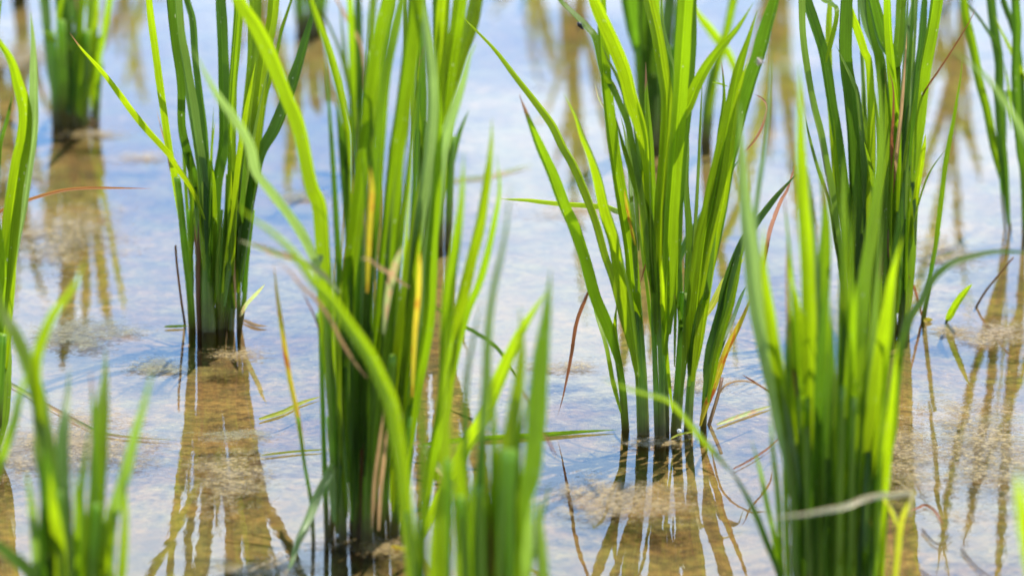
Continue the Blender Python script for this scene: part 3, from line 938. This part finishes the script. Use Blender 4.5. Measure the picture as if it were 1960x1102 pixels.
xs, ys = axis(-0.42, 0.42, 0.0035, 250), axis(1.2, 2.6, 0.006, 250)
vv, ff = [], []
for y in ys:
    for x in xs:
        vv.append((x, y, height(x, y) if abs(x) < 3 and abs(y) < 5 else -0.03))
nx = len(xs)
for j in range(len(ys) - 1):
    for i in range(nx - 1):
        a = j * nx + i
        ff.append((a, a + 1, a + nx + 1, a + nx))
mmud, nt, out = new_mat('paddy_mud')
geo = N(nt, 'ShaderNodeNewGeometry')
n1 = N(nt, 'ShaderNodeTexNoise', {'Vector': geo.outputs['Position'], 'Scale': 16.0, 'Detail': 8.0, 'Roughness': 0.65}).outputs[0]
n2 = N(nt, 'ShaderNodeTexNoise', {'Vector': geo.outputs['Position'], 'Scale': 420.0, 'Detail': 4.0, 'Roughness': 0.7}).outputs[0]
n3 = N(nt, 'ShaderNodeTexNoise', {'Vector': geo.outputs['Position'], 'Scale': 60.0, 'Detail': 5.0}).outputs[0]
n4 = N(nt, 'ShaderNodeTexNoise', {'Vector': geo.outputs['Position'], 'Scale': 190.0, 'Detail': 5.0, 'Roughness': 0.75}).outputs[0]
c = ramp(nt, n1, [(0.36, (0.058, 0.032, 0.008)), (0.5, (0.125, 0.071, 0.018)), (0.64, (0.185, 0.118, 0.036))])
g = ramp(nt, n4, [(0.36, (0.40, 0.38, 0.34)), (0.5, (1.0, 1.0, 1.0)), (0.64, (1.6, 1.65, 1.6))])
c = mixc(nt, mth(nt, 'MULTIPLY', mth(nt, 'SUBTRACT', n3, 0.44), 4.5, clamp=True), c, (0.120, 0.098, 0.024))
c = mixc(nt, 1.0, c, g, 'MULTIPLY')
c = mixc(nt, mth(nt, 'MULTIPLY', mth(nt, 'SUBTRACT', n2, 0.61), 9.0, clamp=True), c, (0.36, 0.28, 0.10))
bp = N(nt, 'ShaderNodeBump', {'Strength': 0.8, 'Distance': 0.002, 'Height': n2})
pr = N(nt, 'ShaderNodeBsdfPrincipled', {'Base Color': c, 'Roughness': 0.85, 'Normal': bp.outputs[0]})
nt.links.new(pr.outputs[0], out.inputs[0])
tag(link_mesh('mud', vv, ff, None, mmud), kind='structure')

mwat, nt, out = new_mat('paddy_water')
geo = N(nt, 'ShaderNodeNewGeometry')
mp = N(nt, 'ShaderNodeMapping', {'Vector': geo.outputs['Position'], 'Scale': (1.0, 0.55, 1.0)})
w1 = N(nt, 'ShaderNodeTexNoise', {'Vector': mp.outputs[0], 'Scale': 26.0, 'Detail': 2.0, 'Roughness': 0.45}).outputs[0]
w2 = N(nt, 'ShaderNodeTexNoise', {'Vector': mp.outputs[0], 'Scale': 150.0, 'Detail': 2.0}).outputs[0]
w3 = N(nt, 'ShaderNodeTexNoise', {'Vector': mp.outputs[0], 'Scale': 7.0, 'Detail': 1.0}).outputs[0]
hgt = mth(nt, 'ADD', mth(nt, 'ADD', mth(nt, 'MULTIPLY', w1, 0.00011), mth(nt, 'MULTIPLY', w2, 0.000036)), mth(nt, 'MULTIPLY', w3, 0.0003))
bp = N(nt, 'ShaderNodeBump', {'Strength': 1.0, 'Distance': 1.0, 'Height': hgt})
fr = N(nt, 'ShaderNodeFresnel', {'IOR': 1.33, 'Normal': bp.outputs[0]})
gls = N(nt, 'ShaderNodeBsdfGlossy', {'Color': (1, 1, 1, 1), 'Roughness': 0.02, 'Normal': bp.outputs[0]})
trn = N(nt, 'ShaderNodeBsdfTransparent', {'Color': (0.93, 0.90, 0.80, 1)})
mx = N(nt, 'ShaderNodeMixShader', {0: fr.outputs[0], 1: trn.outputs[0], 2: gls.outputs[0]})
nt.links.new(mx.outputs[0], out.inputs[0])
S_ = 250
tag(link_mesh('water', [(-S_, -S_, 0), (S_, -S_, 0), (S_, S_, 0), (-S_, S_, 0)], [(0, 1, 2, 3)], None, mwat), kind='structure')


def scum_mat(name, cols, thr):
    m, nt, out = new_mat(name)
    geo = N(nt, 'ShaderNodeNewGeometry')
    uv = N(nt, 'ShaderNodeUVMap')
    rim = N(nt, 'ShaderNodeSeparateXYZ', {0: uv.outputs[0]}).outputs[0]
    a1 = N(nt, 'ShaderNodeTexNoise', {'Vector': geo.outputs['Position'], 'Scale': 70.0, 'Detail': 6.0, 'Roughness': 0.7}).outputs[0]
    a2 = N(nt, 'ShaderNodeTexNoise', {'Vector': geo.outputs['Position'], 'Scale': 620.0, 'Detail': 4.0, 'Roughness': 0.75}).outputs[0]
    cov = mth(nt, 'ADD', mth(nt, 'MULTIPLY', rim, 0.30), mth(nt, 'ADD', mth(nt, 'MULTIPLY', a1, 0.70), mth(nt, 'MULTIPLY', a2, 0.75)))
    al = mth(nt, 'MULTIPLY', mth(nt, 'SUBTRACT', cov, thr), 4.5, clamp=True)
    col = ramp(nt, a2, [(0.32, cols[0]), (0.5, cols[1]), (0.68, cols[2])])
    bp = N(nt, 'ShaderNodeBump', {'Strength': 1.0, 'Distance': 0.0006, 'Height': a2})
    pr = N(nt, 'ShaderNodeBsdfPrincipled', {'Base Color': col, 'Roughness': 0.45, 'Alpha': mth(nt, 'MULTIPLY', al, 0.78), 'Normal': bp.outputs[0]})
    nt.links.new(pr.outputs[0], out.inputs[0])
    return m


SCUM = {'tan': scum_mat('scum_tan', ((0.075, 0.046, 0.012), (0.15, 0.10, 0.030), (0.30, 0.215, 0.075)), 0.80),
        'green': scum_mat('scum_green', ((0.035, 0.032, 0.008), (0.09, 0.078, 0.018), (0.18, 0.15, 0.045)), 0.78),
        'gold': scum_mat('scum_gold', ((0.065, 0.040, 0.009), (0.14, 0.095, 0.022), (0.31, 0.225, 0.060)), 0.84),
        'pale': scum_mat('scum_pale', ((0.12, 0.085, 0.04), (0.20, 0.15, 0.075), (0.34, 0.27, 0.15)), 0.88)}


def scum(label, cx, cy, rx, ry, kind, seed):
    c = on_water(cx, cy, 0.0009)
    s = px_size(c)
    RX, RY = rx * s, ry * s / math.sin(PITCH + 0.03)
    v, f, uv = [c.copy()], [], [(1, 0)]
    nr, ns = 9, 56
    for i in range(1, nr + 1):
        t = i / nr
        for j in range(ns):
            th = 2 * math.pi * j / ns
            e = 1 + 0.42 * mnoise.noise(Vector((math.cos(th) * 1.7 + seed * 3.1, math.sin(th) * 1.7, seed))) + 0.2 * mnoise.noise(Vector((math.cos(th) * 5 + seed, math.sin(th) * 5, seed * 2)))
            q = Vector((RX * t * e * math.cos(th), RY * t * e * math.sin(th), 0.0))
            q.z = 0.0006 * mnoise.noise(Vector((q.x * 160, q.y * 160, seed))) * (1 - t)
            v.append(c + q)
            uv.append((1 - t ** 1.5, 0))
    for j in range(ns):
        f.append((0, 1 + j, 1 + (j + 1) % ns))
    for i in range(nr - 1):
        for j in range(ns):
            a, b = 1 + i * ns + j, 1 + i * ns + (j + 1) % ns
            f.append((a, a + ns, b + ns, b))
    o = link_mesh('algae_mat', v, f, uv, SCUM[kind], None, c)
    tag(o, label, 'algae mat', 'algae mats floating on the paddy water')


scum('tan algae mat with a pale rim floating in front of the fanned clump', 1185, 955, 190, 48, 'tan', 1)
scum('broken tan algae mat behind the blurred bottom left clump', 120, 850, 230, 75, 'tan', 2)
scum('green algae mat floating above the broken mat at left', 150, 640, 130, 42, 'green', 3)
scum('brown algae mat in the mirror image of the upper left clump', 130, 450, 140, 110, 'gold', 4)
scum('golden algae mat right of the blurred front clump', 1735, 870, 90, 120, 'gold', 5)
scum('wide golden algae film over the striped reflections at lower right', 1890, 850, 150, 160, 'gold', 6)
scum('small yellowish algae mat at the foot of the young shoot', 1820, 628, 55, 14, 'tan', 7)
scum('golden algae mat in the mirror image of the left clump', 440, 915, 110, 85, 'gold', 8)
scum('thin brown algae film at the bottom edge left of the middle clump', 500, 1085, 140, 26, 'tan', 9)
scum('pale algae film at the waterline behind the fanned clump', 1330, 725, 150, 30, 'pale', 10)
scum('pale algae film between the middle clump and the upper right water', 1110, 400, 150, 30, 'pale', 11)
scum('dark green algae mat in open water between left clump and middle clump', 570, 375, 70, 16, 'green', 12)
scum('golden algae film around the feet of the tall upper right clump', 1800, 480, 90, 50, 'gold', 13)
scum('small tan algae scraps around the stems of the fanned clump', 1265, 845, 95, 15, 'tan', 14)
scum('tan algae scraps around the foot of the left clump', 440, 676, 85, 16, 'tan', 15)
scum('dark algae mat crossing the mirror image of the left clump', 445, 832, 100, 15, 'green', 16)
scum('algae scraps around the foot of the middle clump', 710, 1045, 120, 22, 'tan', 17)
scum('tan algae mat at the foot of the upper left clump', 175, 256, 80, 16, 'tan', 18)
scum('yellowish algae film in the top left corner', 40, 110, 90, 60, 'gold', 19)
scum('tan algae film spread below the young shoot at right', 1900, 640, 120, 30, 'tan', 20)
scum('olive algae mat at the left edge beside the mirror image of the upper left clump', 40, 330, 60, 40, 'green', 22)
scum('olive algae film below the waterline of the left clump, at its left', 300, 700, 70, 22, 'green', 23)
scum('tan algae scraps in open water between the large dense clump and fanned clump', 1080, 700, 90, 18, 'gold', 24)
scum('pale algae film over the blue water left of the left clump', 260, 300, 110, 16, 'pale', 21)

# ------------------------------------------------------------------ sky, sun, camera
W = bpy.data.worlds.new('World')
SC.world = W
W.use_nodes = True
nt = W.node_tree
nt.nodes.clear()
wo = nt.nodes.new('ShaderNodeOutputWorld')
sky = nt.nodes.new('ShaderNodeTexSky')
sky.sky_type = 'NISHITA'
sky.sun_disc = False
sky.sun_elevation = SUN_EL
sky.sun_rotation = SUN_AZ
tc = nt.nodes.new('ShaderNodeTexCoord')
mp = N(nt, 'ShaderNodeMapping', {'Vector': tc.outputs['Generated'], 'Scale': (1.0, 1.0, 2.0)})
cn = N(nt, 'ShaderNodeTexNoise', {'Vector': mp.outputs[0], 'Scale': 12.0, 'Detail': 4.0, 'Roughness': 0.5, 'Distortion': 0.8}).outputs[0]
cf = mth(nt, 'MULTIPLY', mth(nt, 'SUBTRACT', cn, 0.40), 6.0, clamp=True)
dirs = N(nt, 'ShaderNodeSeparateXYZ', {0: tc.outputs['Generated']})
low = mth(nt, 'MULTIPLY', mth(nt, 'SUBTRACT', 0.62, dirs.outputs[2]), 3.5, clamp=True)          # bright bank of thin cloud low in the sky ahead
ahead = mth(nt, 'MAXIMUM', 0.35, mth(nt, 'MULTIPLY', mth(nt, 'ADD', dirs.outputs[1], 0.15), 2.0, clamp=True))  # floor carries the bank all around the sky as added fill light
bank = mixc(nt, cf, (3.0, 6.8, 13.2), (9.6, 12.4, 15.8))
col = mixc(nt, mth(nt, 'MULTIPLY', low, ahead), sky.outputs[0], bank)
bg = N(nt, 'ShaderNodeBackground', {'Color': col, 'Strength': 0.11})
nt.links.new(bg.outputs[0], wo.inputs[0])

sun = bpy.data.lights.new('sun', 'SUN')
sun.energy = 5.0
sun.angle = math.radians(0.5)
sun.color = (1.0, 0.95, 0.86)
so = bpy.data.objects.new('sun', sun)
COL.objects.link(so)
so.rotation_euler = (-SUN).to_track_quat('-Z', 'Y').to_euler()

cam = bpy.data.cameras.new('camera')
co_ = bpy.data.objects.new('camera', cam)
COL.objects.link(co_)
co_.location = EYE
co_.rotation_euler = (math.pi / 2 - PITCH, 0, 0)
cam.sensor_width = 36.0
cam.lens = 36.0 * F / PW
cam.clip_start, cam.clip_end = 0.02, 2000
cam.dof.use_dof = True
cam.dof.focus_distance = (on_water(1262, 770) - EYE).dot(FWD)
cam.dof.aperture_fstop = (cam.lens / 1000.0) / (0.027 * H)
SC.camera = co_

SC.view_settings.view_transform = 'Standard'
SC.view_settings.look = 'None'
SC.view_settings.exposure = 0.9
SC.view_settings.gamma = 1.0
SC.cycles.max_bounces = 10
SC.cycles.transparent_max_bounces = 24
